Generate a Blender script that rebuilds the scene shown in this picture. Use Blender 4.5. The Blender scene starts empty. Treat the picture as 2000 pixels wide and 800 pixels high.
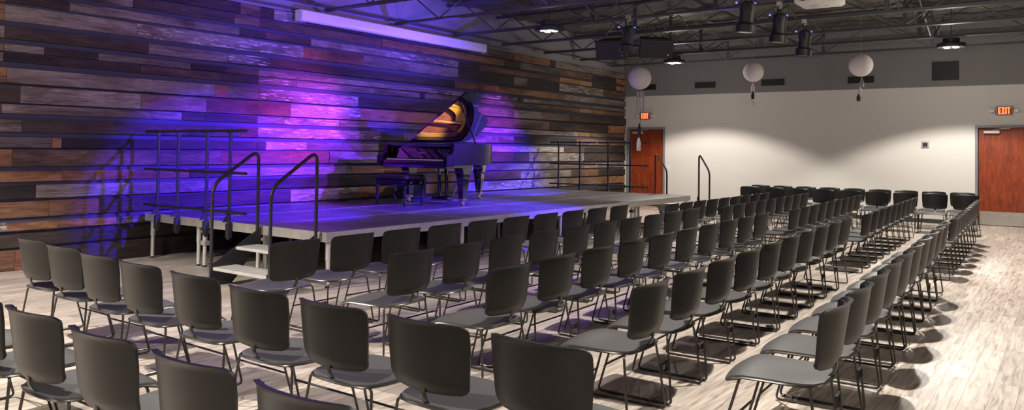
import bpy, math, random
from mathutils import Vector, Matrix
random.seed(7)
S = bpy.context.scene
COL = S.collection
PI = math.pi

# ------------------------------------------------------------------ helpers
class MB:
    def __init__(s): s.v = []; s.f = []; s.m = []
    def add(s, vs, fs, mi=0):
        b = len(s.v); s.v += [tuple(p) for p in vs]
        for f in fs: s.f.append(tuple(b + i for i in f)); s.m.append(mi)
        return s
    def box(s, lo, hi, mi=0, mat=None):
        (a, b, c), (d, e, f) = lo, hi
        vs = [Vector(p) for p in ((a,b,c),(d,b,c),(d,e,c),(a,e,c),(a,b,f),(d,b,f),(d,e,f),(a,e,f))]
        if mat is not None: vs = [mat @ p for p in vs]
        return s.add(vs, [(3,2,1,0),(4,5,6,7),(0,1,5,4),(1,2,6,5),(2,3,7,6),(3,0,4,7)], mi)
    def cbox(s, c, size, mi=0, mat=None):
        h = [x/2 for x in size]
        return s.box([c[i]-h[i] for i in range(3)], [c[i]+h[i] for i in range(3)], mi, mat)
    def bbox(s, lo, hi, r, mi=0, mat=None):
        """box with all vertical and top/bottom edges chamfered by r"""
        (a,b,c),(d,e,f) = lo, hi
        def ring(z, k):
            return [(a+k+r,b+k,z),(d-k-r,b+k,z),(d-k,b+k+r,z),(d-k,e-k-r,z),(d-k-r,e-k,z),(a+k+r,e-k,z),(a+k,e-k-r,z),(a+k,b+k+r,z)]
        R = [ring(c, r), ring(c+r, 0), ring(f-r, 0), ring(f, r)]
        vs = [Vector(p) for q in R for p in q]
        if mat is not None: vs = [mat @ p for p in vs]
        fs = [tuple(range(7,-1,-1)), tuple(range(24,32))]
        for k in range(3):
            for i in range(8):
                j = (i+1) % 8
                fs.append((k*8+i, k*8+j, k*8+8+j, k*8+8+i))
        return s.add(vs, fs, mi)
    def tube(s, pts, r, n=8, closed=False, mi=0, flat=None):
        pts = [Vector(p) for p in pts]; m = len(pts)
        rr = r if isinstance(r, (list, tuple)) else [r]*m
        tang = []
        for i in range(m):
            if closed: t = pts[(i+1) % m] - pts[i-1]
            else: t = pts[min(i+1, m-1)] - pts[max(i-1, 0)]
            tang.append(t.normalized())
        up = Vector((0,0,1)) if abs(tang[0].z) < .9 else Vector((1,0,0))
        nrm = (up - tang[0]*up.dot(tang[0])).normalized()
        vs = []
        for i in range(m):
            t = tang[i]; nrm = (nrm - t*nrm.dot(t)).normalized(); bi = t.cross(nrm)
            for k in range(n):
                a = 2*PI*k/n + PI/n
                vs.append(pts[i] + (nrm*math.cos(a) + bi*math.sin(a)*(flat or 1))*rr[i])
        fs = []
        for i in range(m if closed else m-1):
            j = (i+1) % m
            for k in range(n):
                l = (k+1) % n
                fs.append((i*n+k, i*n+l, j*n+l, j*n+k))
        if not closed:
            fs.append(tuple(range(n-1,-1,-1))); fs.append(tuple((m-1)*n+k for k in range(n)))
        return s.add(vs, fs, mi)
    def lathe(s, prof, n=24, mat=None, mi=0):
        """profile of (radius, z); ends closed"""
        vs = []; fs = []
        for r, z in prof:
            for k in range(n):
                a = 2*PI*k/n; vs.append(Vector((r*math.cos(a), r*math.sin(a), z)))
        for i in range(len(prof)-1):
            for k in range(n):
                l = (k+1) % n
                fs.append((i*n+k, i*n+l, (i+1)*n+l, (i+1)*n+k))
        fs.append(tuple(range(n-1,-1,-1))); fs.append(tuple((len(prof)-1)*n+k for k in range(n)))
        if mat is not None: vs = [mat @ p for p in vs]
        return s.add(vs, fs, mi)
    def prism(s, outline, z0, z1, mi=0, fn=None):
        """outline CCW list of (x, y) extruded z0..z1; fn maps points"""
        n = len(outline)
        vs = [Vector((x,y,z0)) for x,y in outline] + [Vector((x,y,z1)) for x,y in outline]
        if fn: vs = [fn(p) for p in vs]
        fs = [tuple(range(n-1,-1,-1)), tuple(range(n,2*n))]
        for i in range(n):
            j = (i+1) % n; fs.append((i, j, n+j, n+i))
        return s.add(vs, fs, mi)
    def build(s, name, mats, parent=None, smooth=True, ang=38, loc=None):
        me = bpy.data.meshes.new(name)
        me.from_pydata(s.v, [], s.f)
        if not isinstance(mats, (list, tuple)): mats = [mats]
        for m in mats: me.materials.append(m)
        if len(mats) > 1:
            for p, i in zip(me.polygons, s.m): p.material_index = i
        if smooth:
            me.polygons.foreach_set('use_smooth', [True]*len(me.polygons))
            me.set_sharp_from_angle(angle=math.radians(ang))
        me.update()
        o = bpy.data.objects.new(name, me); COL.objects.link(o)
        if parent is not None: o.parent = parent
        if loc is not None: o.location = loc
        return o

def rounded(pts, rad, n=5, closed=False):
    """replace corners of a polyline with arcs"""
    P = [Vector(p) for p in pts]; out = []
    m = len(P)
    for i in range(m):
        if not closed and i in (0, m-1): out.append(P[i]); continue
        a, b, c = P[i-1], P[i], P[(i+1) % m]
        u = (a-b); w = (c-b); r = min(rad, u.length*.49, w.length*.49)
        p0 = b + u.normalized()*r; p1 = b + w.normalized()*r
        for k in range(n+1):
            t = k/n; out.append(p0*(1-t)**2 + b*2*t*(1-t) + p1*t*t)
    return out

def tag(o, label=None, cat=None, group=None, kind=None):
    if label: o['label'] = label
    if cat: o['category'] = cat
    if group: o['group'] = group
    if kind: o['kind'] = kind
    return o
def empty(name, loc=(0,0,0), rz=0.0, label=None, cat=None, group=None, kind=None):
    o = bpy.data.objects.new(name, None); COL.objects.link(o)
    o.location = loc; o.rotation_euler = (0,0,rz); o.empty_display_size = .05
    return tag(o, label, cat, group, kind)
def wpart(mb, name, mats, root, **kw):
    """part built in world coordinates under a root that sits at root.location (no rotation)"""
    L = root.location
    mb.v = [(x-L.x, y-L.y, z-L.z) for x,y,z in mb.v]
    return mb.build(name, mats, root, **kw)
def sub(mb, name, mats, part, root, **kw):
    L = root.location
    mb.v = [(x-L.x, y-L.y, z-L.z) for x,y,z in mb.v]
    return mb.build(name, mats, part, **kw)
def copy_tree(o, parent=None):
    c = o.copy(); COL.objects.link(c)
    if parent is not None: c.parent = parent
    for ch in list(o.children): copy_tree(ch, c)
    return c

# ------------------------------------------------------------------ materials
def mat(name, col, rough=.5, metal=0, spec=.5, coat=0, bump=0, bscale=200, var=0, emit=None, es=0, vscale=6, sub=0):
    m = bpy.data.materials.new(name); m.use_nodes = True
    nt = m.node_tree; b = nt.nodes['Principled BSDF']
    b.inputs['Base Color'].default_value = (*col, 1); b.inputs['Roughness'].default_value = rough
    b.inputs['Metallic'].default_value = metal; b.inputs['Specular IOR Level'].default_value = spec
    b.inputs['Coat Weight'].default_value = coat
    if sub: b.inputs['Subsurface Weight'].default_value = sub
    tc = nt.nodes.new('ShaderNodeTexCoord')
    if bump:
        n = nt.nodes.new('ShaderNodeTexNoise'); n.inputs['Scale'].default_value = bscale; n.inputs['Detail'].default_value = 3
        nt.links.new(tc.outputs['Object'], n.inputs['Vector'])
        bp = nt.nodes.new('ShaderNodeBump'); bp.inputs['Strength'].default_value = bump; bp.inputs['Distance'].default_value = .002
        nt.links.new(n.outputs['Fac'], bp.inputs['Height']); nt.links.new(bp.outputs['Normal'], b.inputs['Normal'])
    if var:
        n = nt.nodes.new('ShaderNodeTexNoise'); n.inputs['Scale'].default_value = vscale; n.inputs['Detail'].default_value = 5
        nt.links.new(tc.outputs['Object'], n.inputs['Vector'])
        r = nt.nodes.new('ShaderNodeValToRGB')
        r.color_ramp.elements[0].position = .3; r.color_ramp.elements[1].position = .7
        r.color_ramp.elements[0].color = (*[c*(1-var) for c in col], 1); r.color_ramp.elements[1].color = (*[min(1, c*(1+var)) for c in col], 1)
        nt.links.new(n.outputs['Fac'], r.inputs['Fac']); nt.links.new(r.outputs['Color'], b.inputs['Base Color'])
    if emit:
        b.inputs['Emission Color'].default_value = (*emit, 1); b.inputs['Emission Strength'].default_value = es
    return m

def wood_mat(name, lo, hi, streak=(0,0,0), peel=0.0, rough=.75):
    """weathered board: long grain along x, tone differs per board island"""
    m = bpy.data.materials.new(name); m.use_nodes = True
    nt = m.node_tree; N = nt.nodes; Lk = nt.links; b = N['Principled BSDF']
    tc = N.new('ShaderNodeTexCoord'); geo = N.new('ShaderNodeNewGeometry')
    add = N.new('ShaderNodeVectorMath'); add.operation = 'ADD'
    mul = N.new('ShaderNodeVectorMath'); mul.operation = 'SCALE'; mul.inputs['Scale'].default_value = 60
    comb = N.new('ShaderNodeCombineXYZ')
    for k in ('X','Y','Z'): Lk.new(geo.outputs['Random Per Island'], comb.inputs[k])
    Lk.new(comb.outputs[0], mul.inputs[0]); Lk.new(tc.outputs['Object'], add.inputs[0]); Lk.new(mul.outputs[0], add.inputs[1])
    def noise(sc, scale, detail, dist=0):
        mp = N.new('ShaderNodeMapping'); mp.inputs['Scale'].default_value = sc
        Lk.new(add.outputs[0], mp.inputs['Vector'])
        n = N.new('ShaderNodeTexNoise'); n.inputs['Scale'].default_value = scale; n.inputs['Detail'].default_value = detail
        n.inputs['Distortion'].default_value = dist; n.inputs['Roughness'].default_value = .65
        Lk.new(mp.outputs[0], n.inputs['Vector']); return n
    big = noise((.55, 1, 3.2), 1.6, 6, .6); grain = noise((1, 1, 26), 3.2, 6, .3)
    fine = noise((2.5, 1, 60), 4, 3)
    mix = N.new('ShaderNodeMix'); mix.data_type = 'FLOAT'; mix.inputs['Factor'].default_value = .6
    Lk.new(big.outputs['Fac'], mix.inputs[2]); Lk.new(grain.outputs['Fac'], mix.inputs[3])
    ramp = N.new('ShaderNodeValToRGB'); e = ramp.color_ramp.elements
    e[0].position = .38; e[0].color = (*lo, 1); e[1].position = .62; e[1].color = (*hi, 1)
    k = e.new(.46); k.color = (*[(a*.6+c*.4) for a, c in zip(lo, hi)], 1)
    Lk.new(mix.outputs[0], ramp.inputs['Fac'])
    # island brightness
    rr = N.new('ShaderNodeMapRange'); rr.inputs['To Min'].default_value = .6; rr.inputs['To Max'].default_value = 1.35
    Lk.new(geo.outputs['Random Per Island'], rr.inputs['Value'])
    hsv = N.new('ShaderNodeHueSaturation'); Lk.new(rr.outputs[0], hsv.inputs['Value']); Lk.new(ramp.outputs['Color'], hsv.inputs['Color'])
    # dark cracks along the grain
    cr = N.new('ShaderNodeValToRGB'); cr.color_ramp.elements[0].position = .33; cr.color_ramp.elements[1].position = .45
    cr.color_ramp.elements[0].color = (.25,.22,.2,1); cr.color_ramp.elements[1].color = (1,1,1,1)
    Lk.new(fine.outputs['Fac'], cr.inputs['Fac'])
    mm = N.new('ShaderNodeMix'); mm.data_type = 'RGBA'; mm.blend_type = 'MULTIPLY'; mm.inputs['Factor'].default_value = .75
    Lk.new(hsv.outputs['Color'], mm.inputs[6]); Lk.new(cr.outputs['Color'], mm.inputs[7])
    out = mm.outputs[2]
    st = noise((.35, 1, 1.3), 2.2, 4, .8)                       # broad weather stains across a board
    sr = N.new('ShaderNodeValToRGB'); sr.color_ramp.elements[0].position = .36; sr.color_ramp.elements[1].position = .58
    sr.color_ramp.elements[0].color = (.38,.33,.30,1); sr.color_ramp.elements[1].color = (1,1,1,1)
    Lk.new(st.outputs['Fac'], sr.inputs['Fac'])
    sm = N.new('ShaderNodeMix'); sm.data_type = 'RGBA'; sm.blend_type = 'MULTIPLY'; sm.inputs['Factor'].default_value = 1
    Lk.new(out, sm.inputs[6]); Lk.new(sr.outputs['Color'], sm.inputs[7]); out = sm.outputs[2]
    if peel:
        pn = noise((1.0, 1, 9), 4, 9, .5)
        pr = N.new('ShaderNodeValToRGB'); pr.color_ramp.elements[0].position = .60-peel*.1; pr.color_ramp.elements[1].position = .64-peel*.1
        Lk.new(pn.outputs['Fac'], pr.inputs['Fac'])
        pm = N.new('ShaderNodeMix'); pm.data_type = 'RGBA'; Lk.new(pr.outputs['Color'], pm.inputs['Factor'])
        Lk.new(out, pm.inputs[6]); pm.inputs[7].default_value = (.50,.46,.435,1); out = pm.outputs[2]
    Lk.new(out, b.inputs['Base Color']); b.inputs['Roughness'].default_value = rough
    bp = N.new('ShaderNodeBump'); bp.inputs['Strength'].default_value = .8; bp.inputs['Distance'].default_value = .008
    Lk.new(grain.outputs['Fac'], bp.inputs['Height']); Lk.new(bp.outputs['Normal'], b.inputs['Normal'])
    return m

WOODS = {
 'G': wood_mat('weathered_grey_wood', (.065,.05,.042), (.33,.28,.245)),
 'B': wood_mat('brown_wood', (.045,.026,.018), (.24,.15,.10)),
 'D': wood_mat('dark_wood', (.012,.009,.008), (.075,.05,.038)),
 'O': wood_mat('orange_wood', (.12,.055,.026), (.42,.22,.105)),
 'L': wood_mat('peeling_paint_wood', (.12,.098,.085), (.36,.31,.275), peel=.4),
 'R': wood_mat('red_brown_wood', (.085,.03,.018), (.29,.115,.065)),
}
WK = list(WOODS)
M = {}
M['backing'] = mat('dark_backing', (.055,.055,.085), .9)
M['white_paint'] = mat('white_wall_paint', (.64,.615,.575), .75, bump=.08, bscale=90)
M['grey_paint'] = mat('grey_wall_paint', (.20,.195,.195), .8, bump=.08, bscale=90)
M['lilac_paint'] = mat('pale_grey_upper_paint', (.25,.25,.27), .8, var=.12, vscale=1.2)
M['ceil'] = mat('sprayed_dark_ceiling', (.10,.09,.08), .95, bump=1.0, bscale=14, var=.5, vscale=5)
M['joist'] = mat('black_steel_paint', (.075,.072,.075), .5)
M['plastic'] = mat('charcoal_plastic', (.010,.0092,.0083), .40, spec=.36, bump=.12, bscale=700)
M['seat'] = mat('textured_lit_grey_plastic', (.080,.078,.079), .5, spec=.5, bump=.4, bscale=420, var=.15, vscale=260)  # lighter than the backs: overhead light is painted into this grey
M['frame'] = mat('dark_steel_rod', (.075,.07,.065), .3, metal=.75)
M['rubber'] = mat('black_rubber', (.015,.015,.015), .7)
M['black_metal'] = mat('black_powder_coat', (.032,.032,.037), .33, metal=.15)
M['alu'] = mat('mill_aluminium', (.58,.56,.53), .42, metal=.4, var=.12, vscale=9)
M['alu_pale'] = mat('pale_aluminium', (.62,.60,.57), .45, metal=.3, var=.08, vscale=9)
M['deck'] = mat('stage_deck_ply', (.125,.118,.116), .40, spec=.45, bump=.25, bscale=60, var=.30, vscale=4)
M['door'] = None
M['door_frame'] = mat('blue_grey_frame_paint', (.19,.205,.22), .45)
M['steel'] = mat('brushed_steel', (.56,.54,.50), .35, metal=.8, var=.1, vscale=20)
M['piano'] = mat('piano_black_lacquer', (.004,.004,.005), .04, spec=.9, coat=1)
M['piano_satin'] = mat('satin_black_case', (.0045,.0043,.0038), .30, spec=.35)
M['gold'] = mat('gold_iron_plate', (.85,.47,.07), .42, metal=.45)
M['brass'] = mat('polished_brass', (.75,.62,.38), .2, metal=1)
M['spruce'] = mat('red_brown_soundboard', (.33,.10,.065), .35, coat=.3, var=.15)
M['string'] = mat('steel_string', (.6,.55,.5), .3, metal=1)
M['ivory'] = mat('white_keys', (.8,.78,.74), .25)
M['felt'] = mat('red_felt', (.3,.03,.03), .9)
M['leather'] = mat('black_leather', (.018,.018,.020), .45, bump=.2, bscale=90)
M['screen'] = mat('white_screen_case', (.74,.73,.75), .3, spec=.5)
M['cap'] = mat('cream_end_cap', (.62,.58,.52), .5)
M['paper'] = mat('white_lantern_paper', (.78,.74,.73), .8)
M['wire'] = mat('lantern_wire', (.55,.52,.50), .6)
M['tissue'] = mat('white_tissue', (.72,.70,.70), .85, bump=.4, bscale=60)
M['dark_tissue'] = mat('dark_tissue', (.03,.025,.04), .7, bump=.4, bscale=60)
M['silver'] = mat('silver_foil', (.6,.58,.62), .25, metal=.8)
M['grey_card'] = mat('grey_card', (.42,.39,.41), .7)
M['vent'] = mat('black_grille', (.012,.012,.012), .6)
M['white_plastic'] = mat('white_plastic', (.72,.71,.68), .4)
M['grey_plastic'] = mat('grey_plastic', (.30,.29,.27), .5)
M['red'] = mat('dark_red_sign_face', (.25,.02,.01), .5)
M['exit'] = mat('lit_red_letters', (.9,.15,.05), .5, emit=(1,.16,.05), es=2.2)
M['led'] = mat('white_led', (.9,.9,.9), .4, emit=(1,.97,.9), es=2.5)
M['blue_led'] = mat('blue_led', (.1,.1,.9), .4, emit=(.05,.06,1), es=6)
M['green_led'] = mat('green_led', (.1,.9,.2), .4, emit=(.1,1,.15), es=5)
M['lens'] = mat('dark_glass_lens', (.06,.055,.05), .15, spec=.6)
M['black'] = mat('black_plastic', (.014,.014,.015), .5)
M['grill'] = mat('speaker_grille', (.02,.02,.022), .55, bump=.5, bscale=300)
M['base'] = mat('dark_baseboard', (.035,.035,.037), .5)
M['tape'] = mat('pale_seam_strip', (.5,.49,.47), .4)
M['cord'] = mat('black_cord', (.012,.012,.012), .6)

def door_mat():
    m = bpy.data.materials.new('cherry_veneer'); m.use_nodes = True
    nt = m.node_tree; N = nt.nodes; b = N['Principled BSDF']
    tc = N.new('ShaderNodeTexCoord'); mp = N.new('ShaderNodeMapping'); mp.inputs['Scale'].default_value = (1, 5, .8)
    n = N.new('ShaderNodeTexNoise'); n.inputs['Scale'].default_value = 3; n.inputs['Detail'].default_value = 7; n.inputs['Distortion'].default_value = 1.4
    r = N.new('ShaderNodeValToRGB'); r.color_ramp.elements[0].position = .3; r.color_ramp.elements[1].position = .72
    r.color_ramp.elements[0].color = (.15,.020,.005,1); r.color_ramp.elements[1].color = (.33,.055,.011,1)
    nt.links.new(tc.outputs['Object'], mp.inputs[0]); nt.links.new(mp.outputs[0], n.inputs['Vector'])
    nt.links.new(n.outputs['Fac'], r.inputs[0]); nt.links.new(r.outputs[0], b.inputs['Base Color'])
    b.inputs['Roughness'].default_value = .38
    return m
M['door'] = door_mat()

def floor_mat():
    m = bpy.data.materials.new('pale_plank_floor'); m.use_nodes = True
    nt = m.node_tree; N = nt.nodes; Lk = nt.links; b = N['Principled BSDF']
    tc = N.new('ShaderNodeTexCoord')
    br = N.new('ShaderNodeTexBrick'); br.inputs['Scale'].default_value = 1
    br.inputs['Brick Width'].default_value = 1.1; br.inputs['Row Height'].default_value = .145
    br.inputs['Mortar Size'].default_value = .0016; br.inputs['Mortar Smooth'].default_value = .2
    br.offset = .37; br.offset_frequency = 2
    br.inputs['Color1'].default_value = (0,0,0,1); br.inputs['Color2'].default_value = (1,1,1,1); br.inputs['Mortar'].default_value = (.5,.5,.5,1)
    Lk.new(tc.outputs['Object'], br.inputs['Vector'])
    # grain shifted per board by its random tone
    sc = N.new('ShaderNodeVectorMath'); sc.operation = 'SCALE'; sc.inputs['Scale'].default_value = 37
    Lk.new(br.outputs['Color'], sc.inputs[0])
    ad = N.new('ShaderNodeVectorMath'); ad.operation = 'ADD'; Lk.new(tc.outputs['Object'], ad.inputs[0]); Lk.new(sc.outputs[0], ad.inputs[1])
    mp = N.new('ShaderNodeMapping'); mp.inputs['Scale'].default_value = (1.1, 12, 1); Lk.new(ad.outputs[0], mp.inputs[0])
    g = N.new('ShaderNodeTexNoise'); g.inputs['Scale'].default_value = 2.6; g.inputs['Detail'].default_value = 7; g.inputs['Distortion'].default_value = .7
    Lk.new(mp.outputs[0], g.inputs['Vector'])
    r = N.new('ShaderNodeValToRGB'); e = r.color_ramp.elements
    e[0].position = .30; e[0].color = (.255,.205,.165,1); e[1].position = .66; e[1].color = (.60,.53,.46,1)
    k = e.new(.45); k.color = (.45,.385,.33,1)
    Lk.new(g.outputs['Fac'], r.inputs[0])
    hv = N.new('ShaderNodeHueSaturation')
    mr = N.new('ShaderNodeMapRange'); mr.inputs['To Min'].default_value = .82; mr.inputs['To Max'].default_value = 1.15
    Lk.new(br.outputs['Color'], mr.inputs['Value']); Lk.new(mr.outputs[0], hv.inputs['Value']); Lk.new(r.outputs[0], hv.inputs['Color'])
    mx = N.new('ShaderNodeMix'); mx.data_type = 'RGBA'; Lk.new(br.outputs['Fac'], mx.inputs['Factor'])
    Lk.new(hv.outputs['Color'], mx.inputs[6]); mx.inputs[7].default_value = (.17,.14,.115,1)
    Lk.new(mx.outputs[2], b.inputs['Base Color'])
    b.inputs['Roughness'].default_value = .42
    bp = N.new('ShaderNodeBump'); bp.inputs['Strength'].default_value = .12; bp.inputs['Distance'].default_value = .003
    Lk.new(g.outputs['Fac'], bp.inputs['Height']); Lk.new(bp.outputs['Normal'], b.inputs['Normal'])
    return m
M['floor'] = floor_mat()

# ------------------------------------------------------------------ room shell
WX, WY, CZ = 19.645, 10.304, 4.52      # white end wall, wood wall, ceiling
X0, Y0 = -4.5, -5.5
def struct(o): o['kind'] = 'structure'; return o
struct(MB().box((X0-.2, Y0-.2, -.15), (WX+.5, WY+.4, 0)).build('floor', M['floor'], smooth=False))

# ceiling: bumpy sprayed deck
mb = MB(); nx, ny = 120, 80
for j in range(ny+1):
    for i in range(nx+1):
        x = X0-.2+(WX+.6-X0)*i/nx; y = Y0-.2+(WY+.55-Y0)*j/ny
        mb.v.append((x, y, CZ + .05*math.sin(2*PI*x/.55)*0 + random.uniform(-.05,.03)))
for j in range(ny):
    for i in range(nx):
        a = j*(nx+1)+i; mb.f.append((a, a+nx+1, a+nx+2, a+1)); mb.m.append(0)
struct(mb.build('ceiling', M['ceil']))

# wood wall: boards in courses over a black backing, pale painted wall above
Z = [3.70,3.53,3.35,3.19,2.95,2.74,2.61,2.46,2.23,2.00,1.85,1.63,1.46,1.22,1.04,.84,.60,.455,.26,0.0]
gap = [.020,.058,.034,.072,.066,.022,.074,.030,.022,.066,.066,.020,.058,.044,.036,.060,.040,.030,.0]
prot = [.05,.035,.05,.03,.055,.04,.03,.06,.045,.03,.05,.035,.05,.03,.05,.035,.055,.04,.05]
ROWS = {
0 : '3.2B 5.1D 7.07B 7.43D 7.69L 8.27B 9.57G 13.28B 14.23O 15.69D 15.94G',
1 : '3.88G 5.42D 6.98B 7.43B 10.07O 13.84D 14.47G 16.15B 17.73D 19.08O',
2 : '3.88D 4.6G 6.31G 7.07D 7.54B 8.43G 10.27L 12.25D 12.93O 14.88B 16.15O 17.73D 19.08O',
3 : '3.88G 5.49L 8.3R 9.63G 12.27D 14.23G 14.76D 16.15L 18.36B',
4 : '3.88D 5.64G 6.87L 7.63D 12.14R 13.5O 16.41G',
5 : '3.88G 4.32D 4.98G 6.29D 6.85B 7.43G 10.17G 11.62B 11.88L 14.37D 14.59G 16.17G',
6 : '3.88D 5.55B 6.77D 7.43L 8.17G 9.9G 11.11D 11.26G 14.23B 17.15O 18.78B',
7 : '3.6O 3.91G 6.66R 6.89G 7.43L 9.5D 12.42G 14.23G 15.31B 16.6D',
8 : '3.5D 4.07G 5.56B 6.54R 8.04L 9.57O 11.62B 14.23B 15.71D 18.64O',
9 : '3.88G 6.17D 6.53D 7.43G 7.93L 9.09G 10.2G 12.42G 17.05O 17.67B',
10 : '3.2G 4.09D 7.12R 7.43L 8.55L 10.07D 10.65B 11.62G 14.23D 15.78D 16.95B',
11 : '3.2G 4.45O 4.56D 7.43D 7.59L 8.4G 10.04D 13.28L 16.41B 17.41D',
12 : '3.2O 4.0B 6.8R 8.87G 10.01D 13.28B 14.23D 14.86G 16.53L 17.36D',
13 : '3.2O 4.58O 4.99O 6.31D 6.98G 9.41O 10.2R 11.62G 14.23G 16.17B 17.41O 18.08G',
14 : '3.2D 4.27G 5.42G 6.98D 9.23D 10.33B 12.42R 14.53G 16.73D 17.08O 18.11D',
15 : '3.2O 4.43O 5.04D 8.09L 9.57O 11.62G 12.42L 15.03G 16.53B 18.08O',
16 : '3.2L 3.96O 4.54O 5.26L 6.56D 10.2B 14.0D',
17 : '3.88D 5.77D 8.43D 12.0B 16D',
18 : '3.2O 4.06R 4.45D 4.82D 9.0B 13D 17B',
}
mb = MB()
mb.box((X0-.1, WY+.002, 0), (WX+.15, WY+.2, 3.69), 6)
mb.box((X0-.1, WY+.02, 3.72), (WX+.15, WY+.2, CZ+.1), 7)
for r, txt in ROWS.items():
    segs = [(float(t[:-1]), t[-1]) for t in txt.split()]
    x = segs[0][0]; pre = []
    while x > X0:
        l = random.uniform(1.2, 3); pre.append((x-l, random.choice('GGBBDOR'))); x -= l
    segs = pre[::-1] + segs
    for i, (xa, c) in enumerate(segs):
        xb = segs[i+1][0] if i+1 < len(segs) else WX-.005
        p = prot[r] + random.uniform(-.006, .006)
        z0 = Z[r+1] + gap[r]*.5 if r < 18 else 0.004
        z1 = Z[r] - (gap[r-1]*.5 if r else 0)
        a, b, c0 = xa+.0015, xb-.0015, .004
        ya, yb = WY-p, WY+.035
        # face with slightly eased edges
        vs = [(a,yb,z0),(b,yb,z0),(b,yb,z1),(a,yb,z1),
              (a,ya+c0,z0),(b,ya+c0,z0),(b,ya+c0,z1),(a,ya+c0,z1),
              (a+c0,ya,z0+c0),(b-c0,ya,z0+c0),(b-c0,ya,z1-c0),(a+c0,ya,z1-c0)]
        fs = [(8,9,10,11),(4,5,9,8),(5,6,10,9),(6,7,11,10),(7,4,8,11),(0,1,5,4),(1,2,6,5),(2,3,7,6),(3,0,4,7),(3,2,1,0)]
        mb.add(vs, fs, WK.index(c))
struct(mb.build('wall_left', [WOODS[k] for k in WK] + [M['backing'], M['lilac_paint']], smooth=False))

# white end wall with two door openings
D1 = (.57, 1.73); D2 = (9.045, 10.20); DH = 2.185
mb = MB(); TB = 3.055
ys = [Y0-.2, D1[0], D1[1], D2[0], D2[1], WY+.2]
for a, b in ((ys[0],ys[1]),(ys[2],ys[3]),(ys[4],ys[5])): mb.box((WX, a, 0), (WX+.3, b, DH), 0)
mb.box((WX, ys[0], DH), (WX+.3, ys[5], TB), 0)
mb.box((WX, ys[0], TB), (WX+.3, ys[5], CZ+.1), 1)
struct(mb.build('wall_end', [M['white_paint'], M['grey_paint']], smooth=False))
struct(MB().box((X0-.2, Y0-.2, 0), (X0, WY+.2, CZ+.1)).build('wall_back', M['white_paint'], smooth=False))
struct(MB().box((X0-.2, Y0-.2, 0), (WX+.3, Y0, CZ+.1)).build('wall_right', M['white_paint'], smooth=False))
for i, (a, b) in enumerate(((Y0, D1[0]), (D1[1], D2[0]))):
    struct(MB().bbox((WX-.014, a, 0), (WX+.01, b, .09), .004).build('baseboard_end', M['base']))

def make_door(name, y0, y1, kick, flip):
    root = empty(name, (WX, y0, 0)); root['kind'] = 'structure'
    fw = .055
    mb = MB()
    mb.bbox((WX-.03, y0, 0), (WX+.17, y0+fw, DH), .006); mb.bbox((WX-.03, y1-fw, 0), (WX+.17, y1, DH), .006)
    mb.bbox((WX-.03, y0+fw-.006, DH-fw), (WX+.17, y1-fw+.006, DH), .006)
    wpart(mb, 'door_frame', M['door_frame'], root)
    leaf = wpart(MB().bbox((WX+.07, y0+fw+.004, .012), (WX+.115, y1-fw-.004, DH-fw-.005), .003), 'door_leaf', M['door'], root)
    if kick:
        wpart(MB().box((WX+.066, y0+fw+.02, .03), (WX+.071, y1-fw-.02, .32)), 'kick_plate', M['steel'], root)
        wpart(MB().bbox((WX+.062, y0+.12, .86), (WX+.071, y0+.26, 1.28), .002), 'push_plate', M['steel'], root)
        wpart(MB().box((WX-.02, y0+fw, 0), (WX+.2, y1-fw, .012)), 'threshold', M['alu_pale'], root)
    # closer: body on the leaf, arm to the frame head
    yc = y1-fw-.10 
    mb = MB().bbox((WX-.0, yc-.30, DH-fw-.125), (WX+.07, yc, DH-fw-.06), .008)
    cl = wpart(mb, 'door_closer', M['alu_pale'], root)
    sub(MB().tube([(WX+.02, yc-.18, DH-fw-.05), (WX-.03, yc-.34, DH-fw-.02), (WX-.01, yc-.50, DH-fw-.006)], .010, 6), 'closer_arm', M['steel'], cl, root)
    return root
make_door('door_1', D1[0], D1[1], True, 0)
make_door('door_2', D2[0], D2[1], False, 0)

# ------------------------------------------------------------------ things on the end wall
def vent(y0, y1, z0, z1, label, square=False):
    root = empty('wall_vent' if not square else 'return_grille', (WX, (y0+y1)/2, z0), 0, label, 'vent', 'vents in the grey band' if not square else None)
    f = .03
    mb = MB()
    mb.bbox((WX-.012, y0-f, z0-f), (WX+.005, y1+f, z0), .003); mb.bbox((WX-.012, y0-f, z1), (WX+.005, y1+f, z1+f), .003)
    mb.bbox((WX-.012, y0-f, z0-.004), (WX+.005, y0, z1+.004), .003); mb.bbox((WX-.012, y1, z0-.004), (WX+.005, y1+f, z1+.004), .003)
    wpart(mb, 'vent_frame', M['grey_paint'], root)
    mb = MB().box((WX-.002, y0, z0), (WX+.004, y1, z1))
    n = 18
    for i in range(n+1):
        y = y0 + (y1-y0)*i/n
        if square: z = z0+(z1-z0)*i/n; mb.box((WX-.009, y0, z-.002), (WX-.002, y1, z+.002))
        else: mb.box((WX-.009, y-.002, z0), (WX-.002, y+.002, z1))
    wpart(mb, 'grille', M['vent'], root, smooth=False)
vent(9.33, 9.79, 3.225, 3.38, 'dark slot vent high on the grey band, partly behind the left paper lantern')
vent(7.62, 8.20, 3.22, 3.385, 'dark slot vent on the grey band between the left and middle lanterns')
vent(5.83, 6.42, 3.22, 3.385, 'dark slot vent on the grey band just right of the middle lantern')
vent(3.77, 4.35, 3.20, 3.365, 'dark slot vent on the grey band behind the right paper lantern')
vent(2.03, 2.57, 3.195, 3.62, 'large nearly square black return grille high on the grey band', True)

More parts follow.
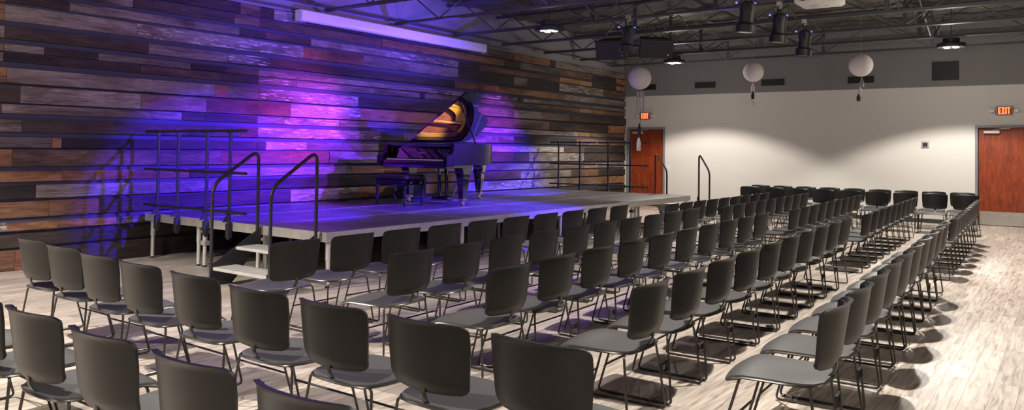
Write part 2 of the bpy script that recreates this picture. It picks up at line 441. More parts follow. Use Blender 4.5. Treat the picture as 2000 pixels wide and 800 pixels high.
def letters(mb, x, yc, zc, h, wtot, t):
    """EXIT read from the room (looking +x, so text runs toward -y)"""
    y = yc + wtot/2; cw = wtot*.235; g = wtot*.05
    def bar(ya, za, yb, zb, w=t):
        d = Vector((0, yb-ya, zb-za)); n = Vector((0, -d.z, d.y)).normalized()*w/2
        p = [Vector((x, ya, za)), Vector((x, yb, zb))]
        q = [p[0]+n, p[1]+n, p[1]-n, p[0]-n]
        f = Vector((-.006,0,0))
        mb.add([*q, *[k+f for k in q]], [(0,1,2,3),(7,6,5,4),(0,4,5,1),(1,5,6,2),(2,6,7,3),(3,7,4,0)])
    zb, zt = zc-h/2, zc+h/2
    bar(y-t/2, zb, y-t/2, zt); [bar(y-t*.9, z, y-cw, z) for z in (zb+t/2, zc, zt-t/2)]
    y -= cw+g; bar(y-t*.4, zb, y-cw+t*.4, zt); bar(y-t*.4, zt, y-cw+t*.4, zb)
    y -= cw+g; bar(y-t/2, zb, y-t/2, zt)
    y -= t+g; bar(y, zt-t/2, y-cw, zt-t/2); bar(y-cw/2, zb, y-cw/2, zt)
def exit_sign(yc, zc, label, two=True):
    root = empty('exit_sign', (WX, yc, zc), 0, label, 'exit sign')
    wpart(MB().bbox((WX-.05, yc-.16, zc-.095), (WX+.01, yc+.16, zc+.095), .008), 'sign_body', M['grey_plastic'], root)
    wpart(MB().box((WX-.054, yc-.135, zc-.08), (WX-.049, yc+.125, zc+.08)), 'sign_face', M['red'], root)
    mb = MB(); letters(mb, WX-.054, yc-.005, zc, .145, .225, .026)
    wpart(mb, 'lettering', M['exit'], root, smooth=False)
    for s in (-1, 1):
        h = wpart(MB().bbox((WX-.09, yc+s*.225-.05, zc-.04), (WX+.005, yc+s*.225+.05, zc+.035), .014), 'lamp_head', M['white_plastic'], root)
    return root
exit_sign(1.19, 2.495, 'lit red exit sign with white lamp heads above the right door')
exit_sign(9.64, 2.50, 'lit red exit sign above the left door beside the wood wall')

t = empty('thermostat', (WX, 2.70, 1.76), 0, 'small grey thermostat box on the white wall left of the right door', 'thermostat')
wpart(MB().bbox((WX-.03, 2.62, 1.685), (WX+.005, 2.78, 1.835), .01), 'housing', M['grey_card'], t)
wpart(MB().box((WX-.034, 2.65, 1.71), (WX-.028, 2.75, 1.80)), 'display', M['black'], t)
t = empty('light_switch', (WX, 8.93, 1.09), 0, 'white light switch plate on the wall right of the left door', 'switch')
wpart(MB().bbox((WX-.008, 8.89, 1.03), (WX+.004, 8.97, 1.15), .003), 'plate', M['white_plastic'], t)
wpart(MB().bbox((WX-.016, 8.92, 1.065), (WX-.007, 8.94, 1.11), .003), 'toggle', M['white_plastic'], t)
t = MB().bbox((WX-.006, 5.05, 2.55), (WX+.004, 5.17, 2.64), .002).build('blank_plate', M['white_paint'])
tag(t, 'faint blank cover plate on the white wall below the grey band', 'plate')

# ------------------------------------------------------------------ steel roof joists, bracing, conduit
JX = [18.6 - 1.66*k for k in range(9)]
JZ = 3.80
posts = [6.93, 4.65, 2.43, .55, -1.5, -3.6, 9.1]
names = ['nearest the white end wall', 'second from the white end wall', 'third from the white end wall', 'fourth from the white end wall',
         'fifth from the white end wall', 'sixth from the white end wall', 'seventh from the white end wall', 'eighth from the white end wall', 'ninth from the white end wall']
for k, x in enumerate(JX):
    root = empty('roof_joist', (x, 2.5, JZ), 0, 'black open-web steel roof joist, '+names[k], 'joist', 'steel roof joists')
    mb = MB()
    for s in (-1, 1): mb.box((x+s*.012-(.045 if s < 0 else 0), Y0, JZ), (x+s*.012+(.045 if s > 0 else 0), 10.16, JZ+.008)); mb.box((x+s*.012-.004, Y0, JZ), (x+s*.012+.004, 10.16, JZ+.05))
    wpart(mb, 'bottom_chord', M['joist'], root, smooth=False)
    mb = MB().box((x-.05, Y0, 4.40), (x+.05, WY, 4.45)); wpart(mb, 'top_chord', M['joist'], root, smooth=False)
    for p in posts[:4]:
        wpart(MB().box((x-.028, p-.028, JZ+.004), (x+.028, p+.028, 4.42)), 'web_post', M['joist'], root, smooth=False)
    yy = sorted(posts); pts = []
    for i in range(len(yy)-1):
        pts += [(x, yy[i]+.04, JZ+.03), (x, (yy[i]+yy[i+1])/2, 4.42)]
    pts += [(x, 9.1, JZ+.03), (x, 9.9, 4.42)]
    wpart(MB().tube(pts, .013, 6), 'web_brace', M['joist'], root)
for k in range(0, 6):
    xa, xb = JX[k+1], JX[k]
    for p in (6.72, 4.44, 2.2):
        root = empty('cross_brace', (xa, p, JZ), 0, 'thin black diagonal cross brace between two roof joists', 'brace', 'cross braces between the joists')
        wpart(MB().tube([(xa+.05, p, JZ+.03), (xb-.05, p, 4.40)], .014, 5), 'rod', M['joist'], root)
        wpart(MB().tube([(xa+.05, p+.035, 4.40), (xb-.05, p+.035, JZ+.03)], .014, 5), 'rod', M['joist'], root)
def pipe(pts, r, label, cat='conduit', name='conduit'):
    tag(MB().tube(pts, r, 8).build(name, M['joist']), label, cat)
pipe([(3, 10.22, 3.90), (19.3, 10.22, 3.90)], .022, 'long dark conduit running above the wood wall below the joist ends')
pipe([(3, 10.24, 3.765), (14.1, 10.24, 3.765)], .016, 'thin dark conduit just above the top board of the wood wall')

# ------------------------------------------------------------------ pendant high-bay lamps
def pendant(x, y, z, label, power, col=(1,.93,.84), spot=True, ang=124, blend=.22, seen=True, fill=.07):
    if seen:
        root = empty('pendant_lamp', (x, y, z), 0, label, 'lamp', 'round high-bay pendant lamps')
        T = Matrix.Translation((x,y,z))
        wpart(MB().lathe([(.11,-.012),(.16,-.03),(.245,-.03),(.255,-.01),(.255,.035),(.235,.05),(.10,.055)], 28, T), 'shade', M['black'], root)
        wpart(MB().lathe([(.145,.05),(.15,.06),(.15,.135),(.14,.145)], 24, T), 'driver_housing', M['black'], root)
        for k in range(4):
            a = PI/4+k*PI/2
            wpart(MB().lathe([(.052,-.036),(.058,-.031),(.058,-.026)], 14, T @ Matrix.Translation((.105*math.cos(a), .105*math.sin(a), 0))), 'lens', M['led'], root)
        wpart(MB().tube([(x,y,z+.14),(x,y,4.44)], .006, 6), 'cord', M['cord'], root)
    if power:
        d = bpy.data.lights.new('high_bay_and_fill_light', 'SPOT'); d.energy = power; d.color = col
        d.spot_size = math.radians(ang); d.spot_blend = blend; d.shadow_soft_size = .03
        o = bpy.data.objects.new('high_bay_and_fill_light', d); COL.objects.link(o); o.location = (x, y, z-.07)
        d = bpy.data.lights.new('added_fill_point', 'POINT'); d.energy = power*fill; d.color = col; d.shadow_soft_size = .004  # bare point light added below each lamp to fill roof and walls
        o = bpy.data.objects.new('added_fill_point', d); COL.objects.link(o); o.location = (x, y, z-.42)
W = 820
pendant(17.1, 7.66, 3.65, 'round black pendant lamp lit above the far end of the stage', W*.72)
pendant(17.15, 1.91, 3.65, 'round black pendant lamp lit in front of the large square grille', W*.78)
pendant(11.4, 7.48, 3.65, 'round black pendant lamp lit above the stage and piano', 130, fill=.02)
for (x, y, p, *gl) in ((11.4,1.5,W),(5.7,1.45,W*.88),(.7,7.4,W*1.75,.13),(.2,1.9,W*.66),(5.7,-3.6,W*.2),(11.4,-3.6,W*.3),(-2.5,4.6,W*.14),(0,-3.6,W*.3)):  # bare unseen lights; those at the rear and right side are added fill
    pendant(x, y, 3.65, '', p, seen=False, fill=gl[0] if gl else .07)

# ------------------------------------------------------------------ stage spotlights (PAR cans) and their coloured beams
def par_can(loc, target, label, leds=True):
    root = empty('stage_spotlight', loc, 0, label, 'spotlight', 'black stage spotlights under the joists')
    L = Vector(loc); dr = (Vector(target)-L).normalized()
    q = dr.to_track_quat('-Z', 'Y').to_matrix().to_4x4()
    T = Matrix.Translation(L) @ q
    wpart(MB().lathe([(.105,-.26),(.125,-.27),(.13,-.25),(.13,-.16),(.10,-.13),(.095,.02),(.11,.05),(.10,.14),(.05,.17)], 20, T), 'can', M['black'], root)
    wpart(MB().lathe([(.10,-.262),(.101,-.25)], 20, T), 'lens', M['lens'], root)
    mb = MB()
    for s in (-1, 1): mb.tube([T @ Vector((s*.115,0,.0)), T @ Vector((s*.15,0,.02)), L+Vector((s*.10,0,.26)), L+Vector((0,0,.29))], .012, 6)
    wpart(mb, 'yoke', M['black_metal'], root)
    wpart(MB().cbox((loc[0], loc[1], loc[2]+.30), (.07,.07,.10)), 'clamp', M['steel'], root)
    if leds:
        for s in (-1, 1):
            wpart(MB().lathe([(.012,0),(.017,.008),(.012,.02)], 10, Matrix.Translation((loc[0]+s*.085-.05, loc[1]-s*.10, loc[2]+.13))), 'indicator_light', M['blue_led'], root)
def beam(loc, target, col, power, ang, blend=.5, size=.07):
    d = bpy.data.lights.new('stage_beam', 'SPOT'); d.energy = power; d.color = col
    d.spot_size = math.radians(ang); d.spot_blend = blend; d.shadow_soft_size = size
    o = bpy.data.objects.new('stage_beam', d); COL.objects.link(o)
    L = Vector(loc); dr = (Vector(target)-L).normalized()
    o.location = L + dr*.30; o.rotation_euler = dr.to_track_quat('-Z', 'Y').to_euler()
PARS = [((11.45,5.95,3.42), (9.2,9.2,.8), 'black stage spotlight with blue indicators beside the hanging loudspeakers'),
        ((10.55,3.65,3.45), (8.4,10.3,1.9), 'black stage spotlight at the top edge, leftmost of the three over the seats'),
        ((11.75,3.57,3.45), (9.6,9.0,1.2), 'black stage spotlight with blue indicators left of the white projector'),
        ((13.35,3.64,3.42), (12.8,10.3,1.6), 'black stage spotlight with blue indicators below the white projector')]
for l, tg, lab in PARS: par_can(l, (l[0]-.04, l[1]+.12, l[2]-1.4), lab)
BLUE = (.06,.012,1); VIO = (.19,.02,1); MAG = (.95,.08,.85); PURP = (.40,.03,1)
beam((7.1,3.6,3.45), (6.55,10.3,.55), BLUE, 9500, 31, .45)
beam(PARS[0][0], (10.65,8.62,1.5), (1,.86,.62), 5200, 17, .6)  # warm beam added to brighten the gold interior of the piano
beam(PARS[1][0], (8.3,10.3,2.05), MAG, 2900, 19, 1)
beam(PARS[1][0], (8.2,10.3,1.35), VIO, 8500, 27, .9)
beam(PARS[2][0], (9.4,9.0,.6), BLUE, 8500, 44, .7)
beam(PARS[0][0], (13.6,10.3,2.0), PURP, 3000, 22, 1)
beam(PARS[0][0], (13.7,10.2,.8), BLUE, 6500, 36, .7)
beam((9.2,3.6,3.45), (8.3,10.3,2.7), (.42,.12,1), 800, 88, .9)
beam((9.2,3.6,3.45), (6.2,6.0,0), (.24,.06,1), 240, 92, 1)  # bare violet wash added to tint seats and floor before the stage
# bare blue uplights added to tint roof and upper wall, no such fixtures
for l, tg, e in (((10.6,8.7,3.2), (10.4,10.3,4.1), 240), ((7.6,8.9,3.25), (7.6,10.3,4.1), 120), ((12.4,4.6,3.3), (12.0,5.4,4.5), 14)):
    d = bpy.data.lights.new('added_blue_uplight', 'SPOT'); d.energy = e; d.color = (.10,.05,1); d.shadow_soft_size = .01
    d.spot_size = math.radians(150); d.spot_blend = .6
    o = bpy.data.objects.new('added_blue_uplight', d); COL.objects.link(o); o.location = l
    o.rotation_euler = (Vector(tg)-Vector(l)).to_track_quat('-Z', 'Y').to_euler()

# ------------------------------------------------------------------ hanging loudspeakers, projector, screen
def speaker(c, size, yaw, pitch, label):
    root = empty('hanging_loudspeaker', c, 0, label, 'loudspeaker')
    T = Matrix.Translation(c) @ Matrix.Rotation(yaw, 4, 'Z') @ Matrix.Rotation(pitch, 4, 'X')
    w, d, h = size
    # tapered cabinet, front at local -y
    o = [(-w/2,-d/2),(w/2,-d/2),(w*.36,d/2),(-w*.36,d/2)]
    wpart(MB().prism(o, -h/2, h/2, fn=lambda p: T @ p), 'cabinet', M['black'], root, smooth=False)
    wpart(MB().bbox((-w/2+.015,-d/2-.012,-h/2+.015),(w/2-.015,-d/2+.002,h/2-.015), .004, mat=T), 'grille', M['grill'], root)
    wpart(MB().lathe([(.014,0),(.014,.006)], 12, T @ Matrix.Translation((w*.36,-d/2-.012,-h*.30)) @ Matrix.Rotation(PI/2,4,'X')), 'badge', M['silver'], root)
    mb = MB()
    for s in (-1, 1): mb.tube([T @ Vector((s*w*.3,0,h/2)), Vector((c[0]+s*.05, c[1], 3.95))], .008, 6)
    wpart(mb, 'hanger', M['black_metal'], root)
speaker((13.1, 7.12, 3.48), (.60,.36,.36), math.radians(-78), math.radians(18), 'black loudspeaker hung from the roof, the left one of the pair facing the stage')
speaker((13.6, 6.52, 3.52), (.66,.38,.36), math.radians(-48), math.radians(16), 'black loudspeaker with small round badge, the right one of the hanging pair')

t = empty('projector', (10.2,2.6,3.4), 0, 'white video projector hung below the joists at the top edge', 'projector')
wpart(MB().bbox((9.92,2.33,3.40),(10.40,2.84,3.56), .025), 'body', M['white_plastic'], t)
wpart(MB().lathe([(.05,0),(.055,.05),(.045,.06)], 18, Matrix.Translation((9.925,2.72,3.48)) @ Matrix.Rotation(-PI/2,4,'Y')), 'lens', M['lens'], t)
wpart(MB().box((10.12,2.60,3.396),(10.17,2.70,3.401)).box((10.20,2.50,3.396),(10.215,2.53,3.401)), 'bottom_label', M['grey_card'], t)
wpart(MB().tube([(10.16,2.58,3.55),(10.16,2.58,4.42)], .02, 8), 'mount_pole', M['white_plastic'], t)

t = empty('projection_screen', (10.4,10.05,3.55), 0, 'long white roll-up projection screen case above the wood wall', 'projection screen')
prof = []
y0, y1, z0, z1 = 9.965, 10.13, 3.54, 3.725
for (cy, cz, a0) in ((y0+.06, z0+.06, PI), (y1-.01, z0+.01, 1.5*PI), (y1-.01, z1-.01, 0), (y0+.025, z1-.025, .5*PI)):
    r = .06 if a0 == PI else (.025 if a0 == .5*PI else .01)
    for k in range(7): a = a0 + k*PI/12; prof.append((cy+r*math.cos(a), cz+r*math.sin(a)))
mb = MB(); n = len(prof)
mb.add([(8.02,a,b) for a,b in prof]+[(12.80,a,b) for a,b in prof], [tuple(range(n-1,-1,-1)), tuple(range(n,2*n))]+[(i,(i+1)%n,n+(i+1)%n,n+i) for i in range(n)])
wpart(mb, 'case', M['screen'], t)
for xa, xb in ((7.995,8.021),(12.799,12.82)):
    mb = MB().add([(xa,a,b) for a,b in prof]+[(xb,a,b) for a,b in prof], [tuple(range(n-1,-1,-1)), tuple(range(n,2*n))]+[(i,(i+1)%n,n+(i+1)%n,n+i) for i in range(n)])
    wpart(mb, 'end_cap', M['cap'], t)
wpart(MB().tube([(8.15,10.03,3.525),(12.7,10.03,3.525)], .012, 8), 'weight_bar', M['black_metal'], t)
mb = MB()
for x in (8.5, 10.4, 12.4): mb.box((x-.03,10.10,3.60),(x+.03,10.235,3.72))
wpart(mb, 'wall_bracket', M['black_metal'], t, smooth=False)

# ------------------------------------------------------------------ paper lanterns
def lantern(c, r, label, tassel):
    root = empty('paper_lantern', c, 0, label, 'paper lantern', 'white paper lanterns')
    prof = []
    for i in range(41):
        a = -PI/2+.14 + (PI-.28)*i/40
        k = 1 - (.008 if i % 2 else 0)
        prof.append((r*math.cos(a)*k, r*math.sin(a)*k))
    wpart(MB().lathe(prof, 32, Matrix.Translation(c)), 'globe', M['paper'], root, ang=80)
    x, y, z = c
    wpart(MB().tube([(x,y,z+r*.98),(x,y,4.46)], .002, 4), 'thread', M['wire'], root)
    pts = [(x,y,z-r*.98)]
    zz = z-r
    wpart(MB().tube([(x,y,zz+.01),(x+.01,y-.02,zz-tassel[-1][1]+.05)], .003, 4), 'tassel_cord', M['cord'], root)
    for (m, off, l, w, dx) in tassel:
        mb = MB(); 
        for q in range(7):
            a = q*2*PI/7
            mb.tube([(x,y+dx,zz-off),(x+.5*w*math.cos(a),y+dx+.5*w*math.sin(a),zz-off-l*.5),(x+w*.55*math.cos(a+.4),y+dx+w*.55*math.sin(a+.4),zz-off-l)], [.006,.016,.008], 5)
        wpart(mb, 'tassel', M[m], root)
lantern((13.99,7.0,2.98), .228, 'white round paper lantern, leftmost of three, with dark and white tassel',
        [('dark_tissue',.66,.30,.05,.0),('tissue',.92,.30,.06,.01)])
lantern((17.0,5.73,3.31), .222, 'white round paper lantern, middle of three, in front of the grey band',
        [('tissue',.02,.20,.06,.01),('dark_tissue',.20,.18,.05,.01),('tissue',.42,.10,.05,.01)])
lantern((16.6,3.43,3.30), .228, 'white round paper lantern, rightmost of three, in front of a slot vent',
        [('silver',.02,.19,.06,-.02),('tissue',.2,.14,.05,.01),('dark_tissue',.34,.15,.05,.04)])
t = empty('photo_frame', (13.95,7.0,2.36), 0, 'small grey card photo frame hanging under the leftmost paper lantern', 'frame')
mb = MB()
ca, sa = math.cos(.68), math.sin(.68)
T = Matrix.Translation((14.02,7.0,2.36)) @ Matrix.Rotation(math.atan2(7,14)+PI/2, 4, 'Z')
for lo, hi in (((-.075,-.004,.24),(.075,.004,.355)), ((-.075,-.004,-.02),(-.045,.004,.24)), ((.045,-.004,-.02),(.075,.004,.24)), ((-.075,-.004,-.03),(-.03,.004,.0))):
    mb.box(lo, hi, mat=T)
wpart(mb, 'card', M['grey_card'], t, smooth=False)
wpart(MB().tube([(14.02,7.0,2.71),(14.0,7.0,2.75)], .002, 4), 'string', M['wire'], t)

# ------------------------------------------------------------------ stage decks
SX0, SY0, SH = 5.60, 6.50, .61
DW, DD = 2.445, 1.222
colw = ['at the near end', 'second from the near end', 'third from the near end', 'at the far end']
roww = ['front row beside the chairs', 'middle row under the piano front', 'back row against the wood wall']
for r in range(3):
    for c in range(4):
        xa, ya = SX0+c*DW, SY0+r*DD; xb, yb = xa+DW-.003, ya+DD-.003
        root = empty('stage_deck', (xa, ya, 0), 0, 'dark stage deck, %s, %s' % (roww[r], colw[c]), 'stage deck', 'stage decks')
        wpart(MB().box((xa+.012,ya+.012,SH-.02),(xb-.012,yb-.012,SH-.001)), 'deck_top', M['deck'], root, smooth=False)
        mb = MB()
        for lo, hi in (((xa,ya,SH-.105),(xb,ya+.012,SH)), ((xa,yb-.012,SH-.105),(xb,yb,SH)), ((xa,ya+.012,SH-.105),(xa+.012,yb-.012,SH)), ((xb-.012,ya+.012,SH-.105),(xb,yb-.012,SH))): mb.box(lo, hi)
        # extrusion lips along the outside
        for z in (SH-.035, SH-.075):
            mb.box((xa-.003,ya-.003,z-.005),(xb+.003,ya,z+.005)); mb.box((xa-.003,ya,z-.005),(xa,yb,z+.005))
        wpart(mb, 'edge_frame', M['alu'], root, smooth=False)
        for lx in (xa+.08, xb-.08):
            for ly in (ya+.065, yb-.065):
                T = Matrix.Translation((lx,ly,0))
                leg = wpart(MB().lathe([(.024,.02),(.024,.30),(.030,.302),(.030,SH-.02)], 14, T), 'leg', M['alu_pale'], root)
                if (c == 0 or r == 0): sub(MB().lathe([(.026,0),(.026,.022)], 12, T), 'foot', M['rubber'], leg, root)
        if c == 0 and r < 2:
            wpart(MB().bbox((xa+.045,yb-.11,.27),(xa+.12,yb-.02,.33), .006).bbox((xa+.05,yb-.10,.42),(xa+.12,yb-.02,.46), .006), 'leg_clamp', M['alu'], root)
        if r == 0 and c == 2:
            wpart(MB().bbox((xb-.13,ya+.03,.40),(xb-.03,ya+.10,.45), .006), 'leg_clamp', M['black_metal'], root)
# pale seam strips where decks meet (worn edges catching light)
# ------------------------------------------------------------------ guard rails on both stage ends
def guard_rail(x, ys, ya, yb, side, label):
    root = empty('guard_rail', (x, (ys[0]+ys[1])/2, SH), 0, label, 'guard rail', 'black guard rails at the stage ends')
    for y in ys:
        p = wpart(MB().tube([(x, y, SH-.17), (x, y, 1.735)], .021, 10), 'post', M['black_metal'], root)
        b = side
        mb = MB().prism([(0,0),(.11,0),(0,.16)], -.006, .006, fn=lambda v: Vector((x-b*.02-b*v.x*-1*0 + -b*v.x*-1, y+.0+v.z, SH+.004+v.y)))
        sub(mb, 'gusset', M['black_metal'], p, root, smooth=False)
        mb = MB().bbox((x-.032, y-.03, SH-.19), (x+.028, y+.03, SH-.01), .005).lathe([(.02,0),(.02,.02)], 10, Matrix.Translation((x, y, SH-.21)))
        sub(mb, 'clamp', M['black_metal'], p, root)
    for z in (.735, 1.205, 1.705):
        rl = wpart(MB().tube([(x+side*.035, ya, z), (x+side*.035, yb, z)], .018, 10), 'rail', M['black_metal'], root)
        mb = MB()
        for y in ys: mb.cbox((x+side*.015, y, z), (.07,.04,.05))
        sub(mb, 'bracket', M['black_metal'], rl, root, smooth=False)
xr = SX0-.034
guard_rail(xr, (9.80, 9.33), 10.06, 8.97, -1, 'black three-bar guard rail on the near stage end, the one beside the wood wall')
guard_rail(xr, (8.69, 8.21), 8.95, 7.84, -1, 'black three-bar guard rail on the near stage end, the one beside the stairs')
xr2 = SX0+4*DW+.03
guard_rail(xr2, (9.80, 9.22), 10.06, 8.80, 1, 'black three-bar guard rail on the far stage end, the one by the wood wall')
guard_rail(xr2, (8.48, 7.93), 8.77, 7.52, 1, 'black three-bar guard rail on the far stage end, in front of the door')

# ------------------------------------------------------------------ stairs with hand rails
def stairs(x, d, y0, y1, label):
    """d=-1: descend toward -x"""
    root = empty('stage_stairs', (x, (y0+y1)/2, 0), 0, label, 'stairs', 'two-step stage stairs')
    for y in (y0, y1):
        o = [(.0,.57),(.0,.40),(.12,.30),(.36,.02),(.52,.0),(.66,.05),(.66,.20)]
        o = [(.02,.60),(.02,.34),(.16,.30),(.30,.10),(.40,.0),(.52,.0),(.66,.10),(.66,.22)]
        mb = MB().prism(o[::-1], -.005, .005, fn=lambda v: Vector((x+d*v.x, y+v.z, v.y)))
        wpart(mb, 'stringer', M['black_metal'], root, smooth=False)
    for z, xa in ((.405, .06), (.205, .34)):
        mb = MB()
        for k in range(4):
            q = xa + k*.074
            mb.bbox((min(x+d*q, x+d*(q+.071)), y0+.006, z-.035), (max(x+d*q, x+d*(q+.071)), y1-.006, z), .004)
        wpart(mb, 'tread', M['alu_pale'], root, smooth=False)
    for y in (y0-.02, y1+.02):
        pts = [(x+d*.055, y, .40), (x+d*.055, y, 1.49), (x+d*.64, y, 1.10), (x+d*.64, y, .02)]
        wpart(MB().tube(rounded(pts, .13, 8), .019, 10), 'hand_rail', M['black_metal'], root)
stairs(SX0-.006, -1, 6.62, 7.60, 'black two-step stage stairs with hand rails at the near stage end')
stairs(SX0+4*DW+.006, 1, 6.36, 7.31, 'black stage stairs with hand rails at the far stage end')
# ------------------------------------------------------------------ grand piano
PZ = SH
root = empty('grand_piano', (10.2, 8.58, PZ), 0, 'black grand piano with raised lid and gold interior on the stage', 'piano')
OUT = [(9.26,7.82),(9.9,7.82),(10.1,7.835),(10.24,7.89),(10.37,8.0),(10.47,8.14),(10.60,8.28),(10.80,8.38),(11.0,8.44),(11.18,8.53),(11.32,8.68),(11.40,8.88),(11.40,9.08),(11.33,9.25),(11.2,9.34),(9.26,9.34)]
def smooth_open(p, it=2):
    for _ in range(it):
        q = [p[0]]
        for a, b in zip(p, p[1:]):
            q += [(a[0]*.75+b[0]*.25, a[1]*.75+b[1]*.25), (a[0]*.25+b[0]*.75, a[1]*.25+b[1]*.75)]
        q.append(p[-1]); p = q
    return p
OUTS = smooth_open(OUT, 2)
def inset(p, d):
    r = []
    for i in range(len(p)):
        a = Vector(p[max(i-1,0)]); b = Vector(p[min(i+1,len(p)-1)]); t = (b-a).normalized()
        n = Vector((-t.y, t.x)); r.append((p[i][0]+n.x*d, p[i][1]+n.y*d))
    return r
INN = inset(OUTS, .045)
def strip(outer, inner, z0, z1):
    mb = MB(); n = len(outer)
    vs = [(x,y,z0) for x,y in outer]+[(x,y,z1) for x,y in outer]+[(x,y,z0) for x,y in inner]+[(x,y,z1) for x,y in inner]
    fs = []
    for i in range(n-1):
        fs += [(i,i+1,n+i+1,n+i), (2*n+i+1,2*n+i,3*n+i,3*n+i+1), (n+i,n+i+1,3*n+i+1,3*n+i), (i+1,i,2*n+i,2*n+i+1)]
    fs += [(0,n,3*n,2*n), (n-1,3*n-1,4*n-1,2*n-1)]
    return mb.add(vs, fs)
rim = wpart(strip(OUTS, INN, 1.27, 1.61), 'rim', M['piano_satin'], root)
sub(strip(inset(OUTS,-.006), OUTS, 1.262, 1.285), 'rim_moulding', M['piano_satin'], rim, root)
for y0, y1 in ((7.82, 7.90), (9.26, 9.34)):
    o = [(9.09,1.24),(9.258,1.24),(9.258,1.585),(9.254,1.55),(9.248,1.49),(9.235,1.45),(9.20,1.43),(9.12,1.42),(9.095,1.40)]
    wpart(MB().prism(o, y0, y1, fn=lambda v: Vector((v.x, v.z, v.y))), 'cheek_arm', M['piano_satin'], root)
wpart(MB().bbox((9.12,7.86,1.215),(9.66,9.30,1.275), .006), 'key_bed', M['piano'], root)
wpart(MB().bbox((9.125,7.90,1.275),(9.165,9.26,1.335), .006), 'key_slip', M['piano'], root)
mb = MB()
kw = 1.224/52
for i in range(52): mb.bbox((9.17, 7.97+i*kw+.0006, 1.31), (9.33, 7.97+(i+1)*kw-.0006, 1.352), .002)
kb = wpart(mb, 'keyboard', M['ivory'], root, smooth=False)
mb = MB()
for i in range(51):
    if i % 7 in (0, 2, 3, 5, 6): mb.bbox((9.225, 7.97+(i+1)*kw-.0055, 1.35), (9.325, 7.97+(i+1)*kw+.0055, 1.364), .002)
sub(mb, 'black_keys', M['piano'], kb, root, smooth=False)
for a, b in ((7.90,7.966),(9.198,9.26)): wpart(MB().bbox((9.165,a,1.275),(9.34,b,1.365), .006), 'key_block', M['piano'], root)
fb = wpart(MB().prism([(9.335,1.345),(9.40,1.345),(9.43,1.56),(9.405,1.565)], 7.905, 9.255, fn=lambda v: Vector((v.x, v.z, v.y))), 'fallboard', M['piano'], root)
mb = MB()
for i in range(6): mb.box((9.352+.0, 8.50+i*.028, 1.44), (9.3725, 8.518+i*.028, 1.462))
sub(mb, 'inlaid_mark', M['brass'], fb, root, smooth=False)
wpart(MB().bbox((9.30,7.90,1.575),(9.46,9.26,1.605), .006), 'music_shelf', M['piano'], root)
wpart(MB().bbox((9.47,8.05,1.595),(9.80,9.1,1.615), .005), 'music_desk', M['piano'], root)
# soundboard, plate, strings
inn2 = inset(OUTS, .05)
poly = [(9.45,7.87)] + [p for p in inn2 if p[0] > 9.45] + [(9.45,9.29)]
mb = MB().prism(poly, 1.40, 1.42)
for hx, hy, hr in ((10.98,8.62,.055),(11.15,8.74,.045),(10.72,8.56,.04),(10.3,8.3,.05)): mb.lathe([(hr,1.42),(hr,1.4868)], 18, Matrix.Translation((hx,hy,0)))
wpart(mb, 'soundboard', M['spruce'], root)
inn3 = [q if (p[1] < 8.95 and p[0] > 10.0) else r for p, q, r in zip(OUTS, inset(OUTS, .34), inset(OUTS, .12))]
pl = [p for p in inn2 if p[0] > 9.8]; p3 = [p for p in inn3 if p[0] > 9.8]
n_ = min(len(pl), len(p3)); 
mb = strip([p for p, q in zip(inn2, inn3) if p[0] > 9.8], [q for p, q in zip(inn2, inn3) if p[0] > 9.8], 1.46, 1.485)
mb.box((9.46,7.88,1.46),(9.90,9.28,1.485))
mb.prism([(9.90,7.885),(10.08,7.89),(10.2,7.95),(10.32,8.06),(10.42,8.2),(10.55,8.34),(10.70,8.42),(10.30,8.50),(9.90,8.56)], 1.46, 1.485)
for (a, b) in (((9.86,8.25),(10.45,8.42)), ((9.86,8.62),(11.0,8.66)), ((9.86,8.95),(11.25,9.0))):
    mb.tube([(a[0],a[1],1.48),(b[0],b[1],1.48)], .02, 6)
plate = wpart(mb, 'gold_plate', M['gold'], root)
mb = MB()
for i in range(36):
    y = 7.98 + i*.034; xe = 10.15 + min(1.1, max(0, (y-8.15))*1.1)
    mb.tube([(9.84, y, 1.50), (xe, y+.05, 1.495)], .0016, 4)
wpart(mb, 'strings', M['string'], root)
